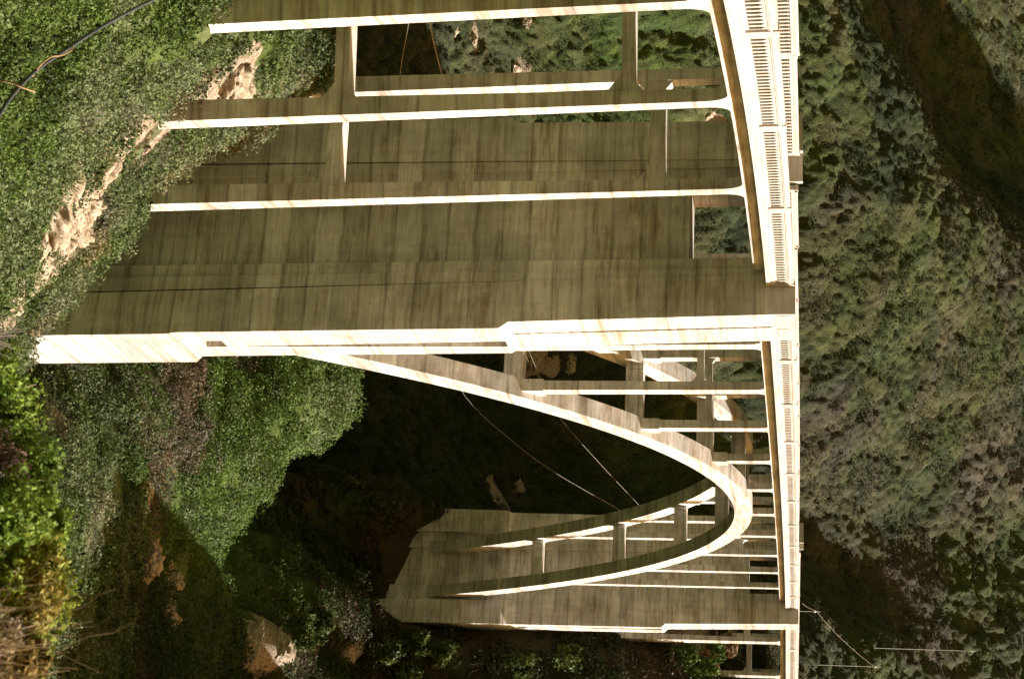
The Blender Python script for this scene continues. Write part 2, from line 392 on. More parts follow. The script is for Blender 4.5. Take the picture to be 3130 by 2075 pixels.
# ------------------------------------------------------------------ the two towers
def tower(mir, wide, base):
    """built for the near tower (x -11.9..-7.75); mir flips it to the far springing"""
    X = (lambda x: x) if not mir else (lambda x: 2 * XC - 0.05 - x)
    YC = 3.05
    def T(mb, xa, xb, ya, yb, z0, xc_, xd, yc_, yd, z1, rear=False):
        x0, x1 = sorted((X(xa), X(xb))); x2, x3 = sorted((X(xc_), X(xd)))
        def yy(a, b_):
            if rear: a, b_ = 2 * YC - b_, 2 * YC - a
            return a, b_
        a0, a1 = yy(ya, yb); b0, b1 = yy(yc_, yd)
        mb.taper((x0, x1, a0, a1), z0, (x2, x3, b0, b1), z1)
    XN, XF = -11.9, -7.75
    def yo(z): return -2.37 - 0.0235 * (2 - z) - (wide * 0.5 + wide * 0.012 * (2 - z) if wide else 0)
    def yi(z): return -0.21 - 0.019 * (0.24 - z)
    t = tag(empty('bridge_tower', (0, 0, 0)), None); t.parent = bridge; t.location = -bridge.location
    t.location = (X(-9.8) - bridge.location[0], 0.0, 0.0)
    for rear in (False, True):
        mb = MB()
        dpt = 0.30
        # upper leg: two pilasters with a groove between, z 0.95 .. -12.9
        for z0, z1 in ((-12.9, -6), (-6, 0.66)):
            for xa, xb in ((XN, -10.08), (-9.84, XF)):
                T(mb, xa, xb, yo(z0), yi(z0), z0, xa, xb, yo(z1), yi(z1), z1, rear)
            T(mb, -10.08, -9.84, yo(z0) + dpt, yi(z0) - 0.002, z0, -10.08, -9.84, yo(z1) + dpt, yi(z1) - 0.002, z1, rear)
        # sloped shoulder
        s = 0.34 + wide * 0.3
        T(mb, XN, XF, yo(-13.4) - s, yi(-13.4), -13.4, XN, XF, yo(-12.9), yi(-12.9), -12.9, rear)
        # lower leg with a wedge groove
        def yl(z): return yo(-13.4) - s - 0.0085 * (-13.4 - z)
        gz = [(-13.4, -9.75, -8.85), (-20.3, -9.62, -9.05), (-28.2, -9.46, -9.40)]
        for (z1, l1, r1), (z0, l0, r0) in zip(gz[:-1], gz[1:]):
            T(mb, XN, l0, yl(z0), yi(z0), z0, XN, l1, yl(z1), yi(z1), z1, rear)
            T(mb, r0, XF, yl(z0), yi(z0), z0, r1, XF, yl(z1), yi(z1), z1, rear)
            T(mb, l0, r0, yl(z0) + 0.4, yi(z0) - 0.002, z0, l1, r1, yl(z1) + 0.4, yi(z1) - 0.002, z1, rear)
        T(mb, XN, XF, yl(-29.2), yi(-29.2), -29.2, XN, XF, yl(-28.2), yi(-28.2), -28.2, rear)
        zb = -30.45                                          # little window niche
        T(mb, XN, -10.40, yl(zb), yi(zb), zb, XN, -10.40, yl(-29.2), yi(-29.2), -29.2, rear)
        T(mb, -9.35, XF, yl(zb), yi(zb), zb, -9.35, XF, yl(-29.2), yi(-29.2), -29.2, rear)
        T(mb, -10.40, -9.35, yl(zb) + 0.8, yi(zb) - 0.002, zb, -10.40, -9.35, yl(-29.2) + 0.8, yi(-29.2) - 0.002, -29.2, rear)
        T(mb, XN, XF, yl(-31.3), yi(-31.3), -31.3, XN, XF, yl(zb), yi(zb), zb, rear)
        # plinth
        T(mb, XN - 0.06, XF + 0.75, yl(-60) - 0.1, yi(-60), -60, XN - 0.06, XF + 0.75, yl(-31.9) - 0.1, yi(-31.9), -31.9, rear)
        T(mb, XN - 0.06, XF + 0.75, yl(-31.9) - 0.1, yi(-31.9), -31.9, XN, XF, yl(-31.3), yi(-31.3), -31.3, rear)
        o = mb.build('tower_leg', CONC, t)
        # inner pilaster strips stepping back to the web
        mb = MB()
        for e0, e1, y0t, y0b, y1t, y1b in ((0.10, 0.10, -0.21, -0.82, 0.20, -0.02), (0.22, 0.22, 0.20, -0.02, 0.80, 0.80)):
            T(mb, XN + e0, XF - e1, y0b - (0.6 if wide else 0.3), y1b, -60, XN + e0, XF - e1, y0t, y1t, 0.66, rear)
        mb.build('inner_pilaster', CONC, t)
    # recessed web with the portal near the top
    mb = MB()
    T(mb, -11.15, -8.4, 0.75, 5.35, -60, -11.15, -8.4, 0.75, 5.35, -3.75)
    mb.build('web_wall', CONC, t)
    mb = MB(); T(mb, -11.5, -8.2, 0.7, 5.4, -3.75, -11.5, -8.2, 0.7, 5.4, -3.55); mb.build('portal_sill', CONC, t)
    mb = MB(); T(mb, -11.15, -8.4, 0.75, 5.35, -0.35, -11.15, -8.4, 0.75, 5.35, 0.664); mb.build('portal_beam', CONC, t)
    # bastions (refuges) at deck level, one each side
    for rear in (False, True):
        mb = MB(); yb_ = yo(1.0)
        zt = zp(X(-9.8)) + (2.10 if not rear else (2.52 if not mir else 2.72))
        ext_y = yb_ if not rear else yb_ - 0.35
        T(mb, XN, XF, ext_y, -0.6, 0.66, XN, XF, ext_y, -0.6, 0.98, rear)
        T(mb, XN, XF, ext_y, ext_y + 0.28, 0.98, XN, XF, ext_y, ext_y + 0.28, zt, rear)
        T(mb, XN, XN + 0.30, ext_y + 0.28, -0.62, 0.98, XN, XN + 0.30, ext_y + 0.28, -0.62, zt, rear)
        T(mb, XF - 0.30, XF, ext_y + 0.28, -0.62, 0.98, XF - 0.30, XF, ext_y + 0.28, -0.62, zt, rear)
        if not rear:                                          # raised rectangular panels on the outer face
            for xa, xb in ((XN + 0.25, -10.25), (-9.7, XF - 0.25)):
                T(mb, xa, xb, ext_y - 0.03, ext_y + 0.01, 1.0, xa, xb, ext_y - 0.03, ext_y + 0.01, zt - 0.35)
        mb.build('refuge_parapet', CONC_RAIL, t)
    return t
tower(False, 0.0, -60); tower(True, 0.30, -60)
#TERRAIN#
# ------------------------------------------------------------------ the canyon: one height field fitted through control points
F_ = 4750.0
def ray(X, Y): return FW + (X - 1565) / F_ * UP + (Y - 1037.5) / F_ * RT
def P(X, Y, d): return CAM + d * ray(X, Y)
# per sight line: ('x', depth, height as seen) or (depth, level in metres)
NEAR = [(3, -0.9), (8, -4.2), (14, -7.3)]
BACK = [('x', 450, 2700), (600, 110), (900, 190)]
PROFILES = {
 -2500: [(3, -.5), (10, -.6), (40, -1.0), (70, -3), (100, -30), (150, -60), (270, -30), (400, 40), (700, 150)],
 -1200: [(3, -.7), (10, -3), (30, -5.5), (50, -8), (70, -13), (84, -20), (110, -45), (180, -70), (250, -56), (330, 3), (390, 20), (450, -5), (560, 40), (760, 190)],
 0: NEAR + [('x', 20, -120), ('x', 28, 120), ('x', 38, 430), ('x', 45.6, 610), ('x', 60, 830), ('x', 70, 985), (80, -27), (110, -47), (180, -72), ('x', 230, 1150), ('x', 262, 1390), ('x', 330, 2440), (385, 9), ('x', 480, 2600), ('x', 680, 3230)],
 300: NEAR + [('x', 20, -200), ('x', 35, 250), ('x', 50, 420), ('x', 57, 490), ('x', 64, 690), ('x', 69, 815), (77, -28), (110, -48), (180, -72), ('x', 230, 1180), ('x', 264, 1400), ('x', 330, 2440), ('x', 380, 2740), (430, 24), ('x', 510, 2800), ('x', 700, 3300)],
 600: NEAR + [('x', 20, -250), ('x', 35, 60), ('x', 50, 230), ('x', 60, 340), ('x', 66, 395), (73, -33), (80, -36), (100, -48), (150, -66), (200, -70), ('x', 240, 1230), ('x', 270, 1450), ('x', 330, 2440), ('x', 420, 2945), (470, 48), ('x', 560, 3020), ('x', 720, 3400)],
 850: NEAR + [('x', 25, -150), ('x', 45, 60), ('x', 60, 150), ('x', 74, 232), (80, -40), (95, -46), (120, -48), ('x', 150, 930), (162, -57), (200, -72), ('x', 245, 1250), ('x', 276, 1500), ('x', 335, 2440), ('x', 450, 3150), (600, 110), (900, 170)],
 1100: NEAR + [('x', 30, -200), ('x', 60, -40), ('x', 76, 35), (82, -44.5), ('x', 100, 290), ('x', 115, 500), ('x', 130, 750), ('x', 151, 1035), (161, -57), (195, -75), ('x', 245, 1180), ('x', 285, 1480), ('x', 340, 2440), ('x', 450, 3130), (600, 110), (900, 170)],
 1350: [(3, -.9), (8, -3.1), ('x', 30, -400), ('x', 60, -140), ('x', 80, 90), ('x', 90, 210), ('x', 105, 420), ('x', 120, 640), ('x', 140, 900), ('x', 148, 960), (158, -59), (190, -76), ('x', 240, 1120), ('x', 290, 1480), ('x', 345, 2440), ('x', 450, 3130), (600, 110), (900, 170)],
 1480: [(3, -.9), (8, -3.1), ('x', 30, -430), ('x', 60, -170), ('x', 80, 110), ('x', 92, 260), ('x', 105, 430), ('x', 120, 640), ('x', 134, 820), (143, -58), (155, -63), (190, -76), ('x', 240, 1120), ('x', 294, 1500), ('x', 348, 2440), ('x', 450, 3130), (600, 110), (900, 170)],
 1600: [(3, -.9), (8, -3.1), ('x', 30, -450), ('x', 60, -200), ('x', 80, 120), ('x', 95, 330), ('x', 115, 560), ('x', 128, 690), (140, -55), (160, -55), (175, -49), (192, -45), (225, -52), ('x', 300, 1650), ('x', 350, 2440), ('x', 450, 3130), (600, 110), (900, 170)],
 1850: [(3, -.9), (8, -3.1), ('x', 40, -450), ('x', 80, 100), ('x', 100, 330), ('x', 120, 560), ('x', 140, 740), ('x', 160, 950), ('x', 170, 1130), (177, -48), (184, -42), (190, -33), (200, -20), (215, -4), (230, 0), ('x', 300, 2440), ('x', 350, 2560), ('x', 450, 3150), (600, 110), (900, 170)],
 1960: [(3, -.9), (8, -3.1), ('x', 60, -250), ('x', 100, 330), ('x', 122, 640), ('x', 134, 880), ('x', 141, 930), (150, -53), ('x', 165, 1020), ('x', 177, 1250), ('x', 185, 1600), ('x', 190, 1840), ('x', 199, 2120), ('x', 212, 2290), (228, -0.6), (262, -0.5), ('x', 300, 2480), ('x', 350, 2680), ('x', 450, 3200), (600, 110), (900, 170)],
 2120: [(3, -.9), (8, -3.1), ('x', 60, -280), ('x', 100, 330), ('x', 130, 740), ('x', 150, 990), ('x', 165, 1080), ('x', 177, 1290), ('x', 185, 1720), ('x', 192, 2080), ('x', 203, 2270), (222, -1.0), (262, -.5), ('x', 300, 2500), ('x', 350, 2720), ('x', 450, 3250), (600, 110), (900, 170)],
 3000: [(3, -.8), (10, -6), (40, -26), (75, -39), (88, -27), (101, -21), (118, -22), (140, -27), (180, -22), (212, -10), (240, 0), (300, 18), (360, 50), (450, 95), (700, 150)],  # last rows: unseen ridge added on the right, levels set to shade the canyon
 3900: [(3, -.7), (10, -6), (40, -26), (80, -32), (110, -20), (140, -24), (170, -18), (200, -8), (240, 0), (285, 12), (320, 28), (420, 60), (700, 150)],
 5200: [(3, -.5), (10, -4), (40, -26), (80, -48), (140, -50), (220, -10), (300, 34), (420, 60), (700, 100)],
}
YAW = math.atan2(FW[1], FW[0])
ctl = []
for Yc, rows in PROFILES.items():
    for e in rows:
        if e[0] == 'x': q = P(e[2], Yc, e[1])
        else:
            q = P(1565, Yc, e[0]); q = np.array([q[0], q[1], e[1]])
        ctl.append(q)
for q in ((-11.9, -3.2, -39.6), (-7.2, -3.4, -43.4), (-12.4, 1.0, -36.6), (-12.5, 5.7, -34.9), (-12.5, 9.2, -31.4), (-24, -1.6, -28.5), (-23, 5.0, -20.2),
          (-46.5, -5.6, -15.6), (-35.5, -2.8, -22.0), (90, 10.5, -39.5), (90, 7, -42.5), (90, -3.5, -44.2), (89, 3, -45.6), (106.8, -2.4, -19.5), (118.3, -5, -9)):
    ctl.append(np.array(q, float))
ctl = np.array(ctl)
AK = 5.0; RK = 2.2
def uvof(x, y):
    dx = x - CAM[0]; dy = y - CAM[1]; r = np.sqrt(dx * dx + dy * dy); a = np.arctan2(dy, dx) - YAW
    a = (a + np.pi) % (2 * np.pi) - np.pi
    return r, a
cr, ca = uvof(ctl[:, 0], ctl[:, 1]); cs = (ctl[:, 2] - CAM[2]) / cr
cu = np.stack([RK * np.log(cr), AK * ca], 1)
def tps(d2): return np.where(d2 > 1e-12, d2 * np.log(d2 + 1e-12), 0) * 0.5
n_ = len(ctl); K = tps(((cu[:, None] - cu[None]) ** 2).sum(-1)) + 2e-5 * np.eye(n_)
A_ = np.zeros((n_ + 3, n_ + 3)); A_[:n_, :n_] = K; A_[:n_, n_] = 1; A_[:n_, n_ + 1:] = cu; A_[n_, :n_] = 1; A_[n_ + 1:, :n_] = cu.T
coef = np.linalg.solve(A_, np.concatenate([cs, np.zeros(3)]))
def _exact(r, a):
    u = np.stack([RK * np.log(r), AK * a], 1); out = np.empty(len(r))
    for i in range(0, len(r), 20000):
        q = slice(i, i + 20000); out[q] = tps(((u[q, None] - cu[None]) ** 2).sum(-1)) @ coef[:n_] + coef[n_] + u[q] @ coef[n_ + 1:]
    return out
NL, NA = 380, 300; LR = np.linspace(math.log(3.0), math.log(800.0), NL); LA = np.linspace(-0.66, 0.60, NA)
_a, _b = np.meshgrid(LR, LA, indexing='ij'); SG_ = _exact(np.exp(_a.ravel()), _b.ravel()).reshape(NL, NA)
def base_h(x, y):
    x = np.asarray(x, float); y = np.asarray(y, float); r, a = uvof(x, y); rr = np.clip(r, 3.0, 800.0)
    fi = np.clip((np.log(rr) - LR[0]) / (LR[1] - LR[0]), 0, NL - 1.001); fj = np.clip((a - LA[0]) / (LA[1] - LA[0]), 0, NA - 1.001)
    i = fi.astype(int); j = fj.astype(int); u = fi - i; v = fj - j
    s = (SG_[i, j] * (1 - u) + SG_[i + 1, j] * u) * (1 - v) + (SG_[i, j + 1] * (1 - u) + SG_[i + 1, j + 1] * u) * v
    return CAM[2] + s * rr + 0.05 * (r - rr)
def height(x, y):
    x = np.asarray(x, float); y = np.asarray(y, float)
    h = base_h(x, y); r, a = uvof(x, y)
    # rough ground: gullies on the far slopes, ledges on the near one; calm round the footings
    k = np.clip((r - 205) / 60, 0, 1)
    g = fbm(x + 0.3 * y, y - 0.2 * x, 38.0, 4, 3); ridg = 1 - 2 * np.abs(fbm(x, y, 60.0, 3, 11))
    h = h + k * (4.5 * g + 3.0 * (ridg - 0.5) + 1.3 * fbm(x, y, 7.0, 2, 19))
    m = np.clip((r - 95) / 20, 0, 1) * (1 - k) * np.clip((174 - r) / 14, 0.25, 1)
    h = h + m * 1.7 * fbm(x, y, 13.0, 4, 5)
    c = np.clip((r - 6) / 20, 0, 1) * np.clip((95 - r) / 20, 0, 1)
    h = h + c * (0.35 * fbm(x, y, 4.0, 3, 8) - 0.75)
    h = h - 1.2 * np.exp(-((x - 84) ** 2 / 60 + (y - 3) ** 2 / 90))
    return h
def hit(X, Y, d0=6, d1=700):
    d = np.exp(np.linspace(math.log(d0), math.log(d1), 900)); q = CAM + d[:, None] * ray(X, Y)
    below = q[:, 2] < height(q[:, 0], q[:, 1]); i = int(np.argmax(below)) if below.any() else -1
    return q[i], d[i]
# rock zones (centre, radius): bare stone breaking through the scrub
ZONES = []
for X, Y, rad in ((150, 640, 3.0), (225, 690, 2.8), (300, 520, 2.2), (260, 610, 2.6), (140, 790, 2.2), (345, 460, 1.6), (60, 850, 2.0), (390, 440, 1.2), (20, 950, 1.8), (20, 1180, .8), (700, 240, 1.6), (650, 270, 1.2), (740, 190, 1.0), (480, 420, .8), (10, 900, 1.5),
                  (1060, 1470, 2.6), (760, 1975, 3.6), (850, 1950, 3.0), (930, 1925, 2.0), (430, 1530, 1.6), (450, 1720, 1.4), (500, 1760, 1.2), (520, 1880, 2.0),
                  (1050, 1990, 2.0), (1080, 1980, 1.5), (1430, 130, 3), (1470, 170, 2.4), (1560, 220, 3), (1370, 95, 1.6), (1680, 40, 1.6), (2140, 350, 3), (2170, 370, 2.4),
                  (1620, 1100, 3.4), (1680, 1120, 3), (2100, 1960, 3.0), (2510, 490, 2), (2520, 660, 2), (1500, 1525, 5), (1560, 1520, 4)):
    q, d = hit(X, Y); ZONES.append((q[0], q[1], rad))
ZONES = np.array(ZONES)
def rocky(x, y):
    m = np.zeros(np.shape(x))
    for zx, zy, zr in ZONES:
        d = np.hypot(x - zx, y - zy) / zr; m = np.maximum(m, np.clip(1.35 - d, 0, 1))
    n = fbm(x, y, 1.6, 3, 91) * (np.hypot(x - CAM[0], y - CAM[1]) < 90) + fbm(x, y, 5.0, 3, 92) * 1.2
    return np.clip(m * 1.3 - 0.25 + 0.9 * n * (m > 0), 0, 1)
def pal(v, cols, edges):
    out = np.zeros((len(v), 3))
    for k in range(3): out[:, k] = np.interp(v, edges, [c[k] for c in cols])
    return out
DG, MG, BG, YG = (0.030, 0.052, 0.012), (0.065, 0.105, 0.022), (0.10, 0.165, 0.030), (0.17, 0.20, 0.035)
SG, GB, BR, TN = (0.15, 0.19, 0.085), (0.13, 0.12, 0.085), (0.15, 0.105, 0.055), (0.30, 0.22, 0.13)
def tone_near(x, y, r, g):
    v = 0.5 + 0.9 * fbm(x, y, 5.0, 3, 31) + 0.16 * g.normal(size=len(x))
    t = pal(v, [DG, MG, BG, MG, SG], [0.1, 0.35, 0.5, 0.65, 0.9])
    # grey-green coastal sage towards the brow of the slope
    s = np.clip((r - 45) / 14, 0, 0.85)[:, None] * (0.35 + 0.65 * g.random(len(x)))[:, None]; sage = pal(0.5 + fbm(x, y, 3.0, 2, 37) + 0.2 * g.normal(size=len(x)), [MG, SG, (0.19, 0.22, 0.12), GB, TN], [0.1, 0.4, 0.6, 0.85, 1.1])
    return t * (1 - s) + sage * s
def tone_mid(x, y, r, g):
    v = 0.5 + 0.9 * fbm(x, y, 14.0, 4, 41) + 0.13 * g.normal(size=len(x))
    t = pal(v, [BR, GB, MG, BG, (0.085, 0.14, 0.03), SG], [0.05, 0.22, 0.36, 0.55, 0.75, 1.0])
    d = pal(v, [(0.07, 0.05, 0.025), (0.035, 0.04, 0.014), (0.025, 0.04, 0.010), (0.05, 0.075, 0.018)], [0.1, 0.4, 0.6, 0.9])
    k = np.clip((r - 150) / 15, 0, 1); k = np.maximum(k, np.clip((-9 - y) / 5, 0, .8)); k = k[:, None]      # shade of the gorge put into the scrub colour, sunlit spur kept bright
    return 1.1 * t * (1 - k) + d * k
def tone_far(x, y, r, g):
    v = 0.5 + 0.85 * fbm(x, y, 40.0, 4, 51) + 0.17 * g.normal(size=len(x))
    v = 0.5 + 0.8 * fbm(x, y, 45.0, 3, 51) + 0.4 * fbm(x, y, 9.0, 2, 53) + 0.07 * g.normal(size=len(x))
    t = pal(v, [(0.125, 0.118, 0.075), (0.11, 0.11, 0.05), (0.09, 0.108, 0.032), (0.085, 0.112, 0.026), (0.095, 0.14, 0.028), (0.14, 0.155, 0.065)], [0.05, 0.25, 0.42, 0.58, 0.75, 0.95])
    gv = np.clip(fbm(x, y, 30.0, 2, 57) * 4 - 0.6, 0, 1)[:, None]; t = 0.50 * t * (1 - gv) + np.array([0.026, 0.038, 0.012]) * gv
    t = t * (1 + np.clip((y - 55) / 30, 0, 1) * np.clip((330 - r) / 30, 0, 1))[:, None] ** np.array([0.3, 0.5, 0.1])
    k = np.clip((262 - r) / 20, 0, 1)[:, None]  # shade on the canyon wall under the arch, darkened into the colour
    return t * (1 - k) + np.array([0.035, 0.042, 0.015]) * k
# ground sheet on a polar grid round the camera, finest where the canyon is
az = np.concatenate([np.radians(np.arange(-180, -40, 5.0)), np.radians(np.arange(-40, -19, 1.0)), np.radians(np.arange(-19, 19, 0.125)), np.radians(np.arange(19, 40, 1.0)), np.radians(np.arange(40, 180.1, 5.0))])
rad = np.exp(np.linspace(math.log(2.2), math.log(900), 560)); rad = np.concatenate([rad, [1100, 1500, 2200, 3000]])
RR, AA = np.meshgrid(rad, az, indexing='ij'); GX = CAM[0] + RR * np.cos(AA + YAW); GY = CAM[1] + RR * np.sin(AA + YAW); GZ = height(GX, GY)
nr, na = RR.shape; i = np.arange(nr - 1)[:, None]; j = np.arange(na - 1)[None]
Fg = np.stack([i * na + j, (i + 1) * na + j, (i + 1) * na + j + 1, i * na + j + 1], -1).reshape(-1, 4)
# steep ground is bare rock as well
gz_r = np.gradient(GZ, axis=0) / np.maximum(np.gradient(RR, axis=0), .01); gz_a = np.gradient(GZ, axis=1) / (np.maximum(np.gradient(AA, axis=1), 1e-4) * RR)
steep = np.clip((np.hypot(gz_r, gz_a) - 1.25) * 0.6, 0, 0.25) * (RR > 90)
rockm = np.clip(rocky(GX, GY) + steep, 0, 1)
GZ = GZ + np.where(RR < 500, (rocky(GX, GY) > 0.02) * np.clip(rocky(GX, GY) * 2, 0, 1) * np.clip(RR / 150, .15, 1) * 1.0 * (0.3 + np.abs(fbm(GX, GY, 3.5, 4, 21))), 0)
gcol = np.stack([rockm.ravel()] * 3, 1)
_g = np.random.default_rng(5)
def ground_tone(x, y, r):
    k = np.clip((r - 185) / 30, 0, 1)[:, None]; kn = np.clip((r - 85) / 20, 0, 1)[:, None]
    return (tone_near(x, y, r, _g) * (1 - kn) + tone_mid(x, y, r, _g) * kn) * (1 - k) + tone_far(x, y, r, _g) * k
gme = (npmesh('ground', np.stack([GX, GY, GZ], -1).reshape(-1, 3), Fg, gcol, smooth=True))
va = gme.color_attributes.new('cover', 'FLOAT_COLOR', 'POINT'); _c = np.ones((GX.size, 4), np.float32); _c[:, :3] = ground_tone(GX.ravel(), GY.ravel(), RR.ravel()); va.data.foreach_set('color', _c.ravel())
ground = link('ground', gme, GROUND)
tag(ground, 'steep brown canyon ground with pale rock breaking through', 'ground', kind='structure')

# ------------------------------------------------------------------ vegetation
def leaves(cx, cy, cz, R, nl, ls, tone, flat=0.75, rngk=1, spread=0.25, point=0.6):
    """nl leaf triangles over the dome of each shrub; arrays per shrub"""
    g = np.random.default_rng(rngk)
    idx = np.repeat(np.arange(len(cx)), nl); M = len(idx)
    u = g.random(M) * 2 - 0.55; u = np.clip(u, -0.55, 1); u = np.minimum(u, 1.0); th = g.random(M) * 2 * np.pi; s = np.sqrt(np.clip(1 - u * u, 0, 1))
    dr = np.stack([s * np.cos(th), s * np.sin(th), u], 1)
    ph = g.random((len(cx), 3)) * 20
    lump = 1 + 0.30 * np.sin(3.1 * dr[:, 0] * 2 + ph[idx, 0]) * np.sin(2.7 * dr[:, 1] * 2 + ph[idx, 1]) + 0.18 * np.sin(7 * dr[:, 2] + 5 * dr[:, 0] + ph[idx, 2])
    rr = R[idx] * lump * (1 - spread * g.random(M) ** 1.5)
    c = np.stack([cx[idx], cy[idx], cz[idx]], 1) + dr * rr[:, None] * np.array([1, 1, flat])
    nrm = dr * point + g.normal(size=(M, 3)) * (0.5 if point < 1 else 0.35); nrm /= np.linalg.norm(nrm, axis=1)[:, None]
    a = np.cross(nrm, g.normal(size=(M, 3))); a /= np.linalg.norm(a, axis=1)[:, None] + 1e-9; b = np.cross(nrm, a)
    L = (ls[idx] * (0.6 + 0.8 * g.random(M)))[:, None]
    V = np.stack([c + a * L * 0.62, c - a * L * 0.38 + b * L * 0.42, c - a * L * 0.38 - b * L * 0.42], 1).reshape(-1, 3)
    F = np.arange(3 * M).reshape(-1, 3)
    t = tone[idx] * (0.80 + 0.40 * g.random(M))[:, None]; t[:, 0] *= 0.9 + 0.2 * g.random(M)
    return V, F, np.repeat(t, 3, axis=0)
def scatter_zone(name, label, r0, r1, amax, cover, Rf, lsf, fill, tonef, seed, mat=LEAF, keep=None, group=None, flat=0.75, calm=False):
    g = np.random.default_rng(seed)
    # world-space scatter, density falling with distance
    area = amax * (r1 * r1 - r0 * r0); Rm = Rf((r0 * r1) ** .5); n = 0
    xs = []; 
    edges = np.exp(np.linspace(math.log(r0), math.log(r1), 14))
    for a, b in zip(edges[:-1], edges[1:]):
        rm = (a * b) ** .5; ar = amax * (b * b - a * a); k = int(2.4 * ar * cover / (math.pi * Rf(rm) ** 2))
        r = np.sqrt(g.random(k) * (b * b - a * a) + a * a); t = (g.random(k) * 2 - 1) * amax + YAW
        xs.append(np.stack([CAM[0] + r * np.cos(t), CAM[1] + r * np.sin(t), r], 1))
    q = np.concatenate(xs); x, y, r = q.T
    m = rocky(x, y) < 0.35 + 0.3 * g.random(len(x))
    # keep off the bridge footings and roadway
    near_b = (x > -63) & (x < 145)
    if keep is not None: m &= keep(x, y, r, g)
    x, y, r = x[m], y[m], r[m]
    e = 0.01 * r; z = height(x, y); gx = (base_h(x + e, y) - base_h(x - e, y)) / (2 * e); gy = (base_h(x, y + e) - base_h(x, y - e)) / (2 * e)
    m = g.random(len(x)) < np.sqrt(1 + gx * gx + gy * gy) / 2.4; x, y, r, z = x[m], y[m], r[m], z[m]
    foot = ((x > -13.5) & (x < -5.8) & (y > -4.4) & (y < 10.6)) | ((x > 89) & (x < 97.5) & (y > -4.6) & (y < 10.9))
    for u, _, _ in approach:
        for v0 in (0.0, 5.2):
            bx, by, _ = B(u + 0.37, v0 + 0.25, 0); foot |= np.hypot(x - bx, y - by) < 0.75
    low = z < zp(np.clip(x, -60, 140)) - 0.2
    foot |= ~low & (x > -60) & (x < 145) & (y > -12) & (y < 9)
    x, y, r, z = x[~foot], y[~foot], r[~foot], z[~foot]
    R = Rf(r) * (0.5 + (1.9 if calm else 1.5) * g.random(len(x)) ** 2.5); ls = lsf(r)
    nl = np.maximum(6, (fill * 2 * math.pi * R * R / (0.42 * ls * ls))).astype(int)
    tone = tonef(x, y, r, g)
    V, F, C = leaves(x, y, z + (R * 0.15 if not calm else 0.55), R * (1.04 if calm else 1), nl, ls, tone, flat, seed + 50, point=0.9 if calm else 0.7)
    o = link(name, npmesh(name, V, F, C), mat)
    tag(o, label, 'scrub', kind='stuff'); print(name, len(x), len(F)); return o
scatter_zone('slope_scrub', 'dense green scrub and grey sage covering the near slope below the bridge', 13, 100, 0.33, 1.7, lambda r: 0.16 + 0.0065 * r, lambda r: 0.028 + 0.0014 * r, 0.75, tone_near, 101)
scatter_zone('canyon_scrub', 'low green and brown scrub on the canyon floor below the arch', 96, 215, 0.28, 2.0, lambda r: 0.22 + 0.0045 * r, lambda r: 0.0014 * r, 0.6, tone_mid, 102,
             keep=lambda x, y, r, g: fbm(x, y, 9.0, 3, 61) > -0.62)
def worley(x, y, cell, s):
    """dome height 0..1 and a random number of the nearest bush"""
    gx = np.floor(x / cell); gy = np.floor(y / cell); best = np.full(x.shape, -1.0); idr = np.zeros(x.shape)
    for dx in (-1, 0, 1):
        for dy in (-1, 0, 1):
            cx = gx + dx; cy = gy + dy; jx = (cx + 0.15 + 0.7 * _hash(cx, cy, s)) * cell; jy = (cy + 0.15 + 0.7 * _hash(cx, cy, s + 7)) * cell; q = _hash(cx, cy, s + 13)
            rr = cell * (0.42 + 0.42 * q); d2 = ((x - jx) ** 2 + (y - jy) ** 2) / (rr * rr); h = np.sqrt(np.clip(1 - d2, 0, 1)) * (0.5 + 0.7 * q) - 0.15 * d2.clip(0, 3)
            m = h > best; best = np.where(m, h, best); idr = np.where(m, _hash(cx, cy, s + 29), idr)
    return np.clip(best, -0.15, 1.2), idr
lr = np.exp(np.arange(math.log(204), math.log(800), 0.0019)); la = np.arange(-0.265, 0.265, 0.00155) + YAW
CR, CA = np.meshgrid(lr, la, indexing='ij'); CX = CAM[0] + CR * np.cos(CA); CY = CAM[1] + CR * np.sin(CA)
wx = CX + 0.5 * fbm(CX, CY, 2.0, 2, 81); wy = CY + 0.5 * fbm(CX, CY, 2.0, 2, 82)
h1, i1 = worley(wx, wy, 1.8, 1); h2, i2 = worley(wx, wy, 5.5, 2); h3, i3 = worley(wx, wy, 1.15, 3)
dm = np.clip(fbm(CX, CY, 22.0, 2, 83) * 2 + 0.75, 0.5, 1)
CZ = height(CX, CY) + 1.0 * h1 * (0.6 + 0.4 * dm) + 1.7 * np.clip(h2, 0, 1) * dm + 0.5 * h3 + 0.25 * fbm(CX, CY, 0.9, 2, 84)
CZ = np.where(rocky(CX, CY) > 0.4, CZ - 1.8, CZ)
low = (CX > 90) & (CX < 150) & (CY > -30) & (CY < 12); CZ = np.where(low, CZ - 2.5, CZ)
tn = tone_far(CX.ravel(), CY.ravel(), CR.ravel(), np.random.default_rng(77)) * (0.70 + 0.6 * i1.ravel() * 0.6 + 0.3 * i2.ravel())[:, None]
tn[:, 0] *= 0.88 + 0.26 * i2.ravel(); nr, na = CR.shape; i = np.arange(nr - 1)[:, None]; j = np.arange(na - 1)[None]
Fc = np.stack([i * na + j, (i + 1) * na + j, (i + 1) * na + j + 1, i * na + j + 1], -1).reshape(-1, 4)
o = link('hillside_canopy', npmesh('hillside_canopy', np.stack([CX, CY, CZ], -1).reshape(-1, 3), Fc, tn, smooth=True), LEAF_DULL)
tag(o, 'low rounded olive scrub packed over the big hillside behind the bridge', 'scrub', kind='stuff')
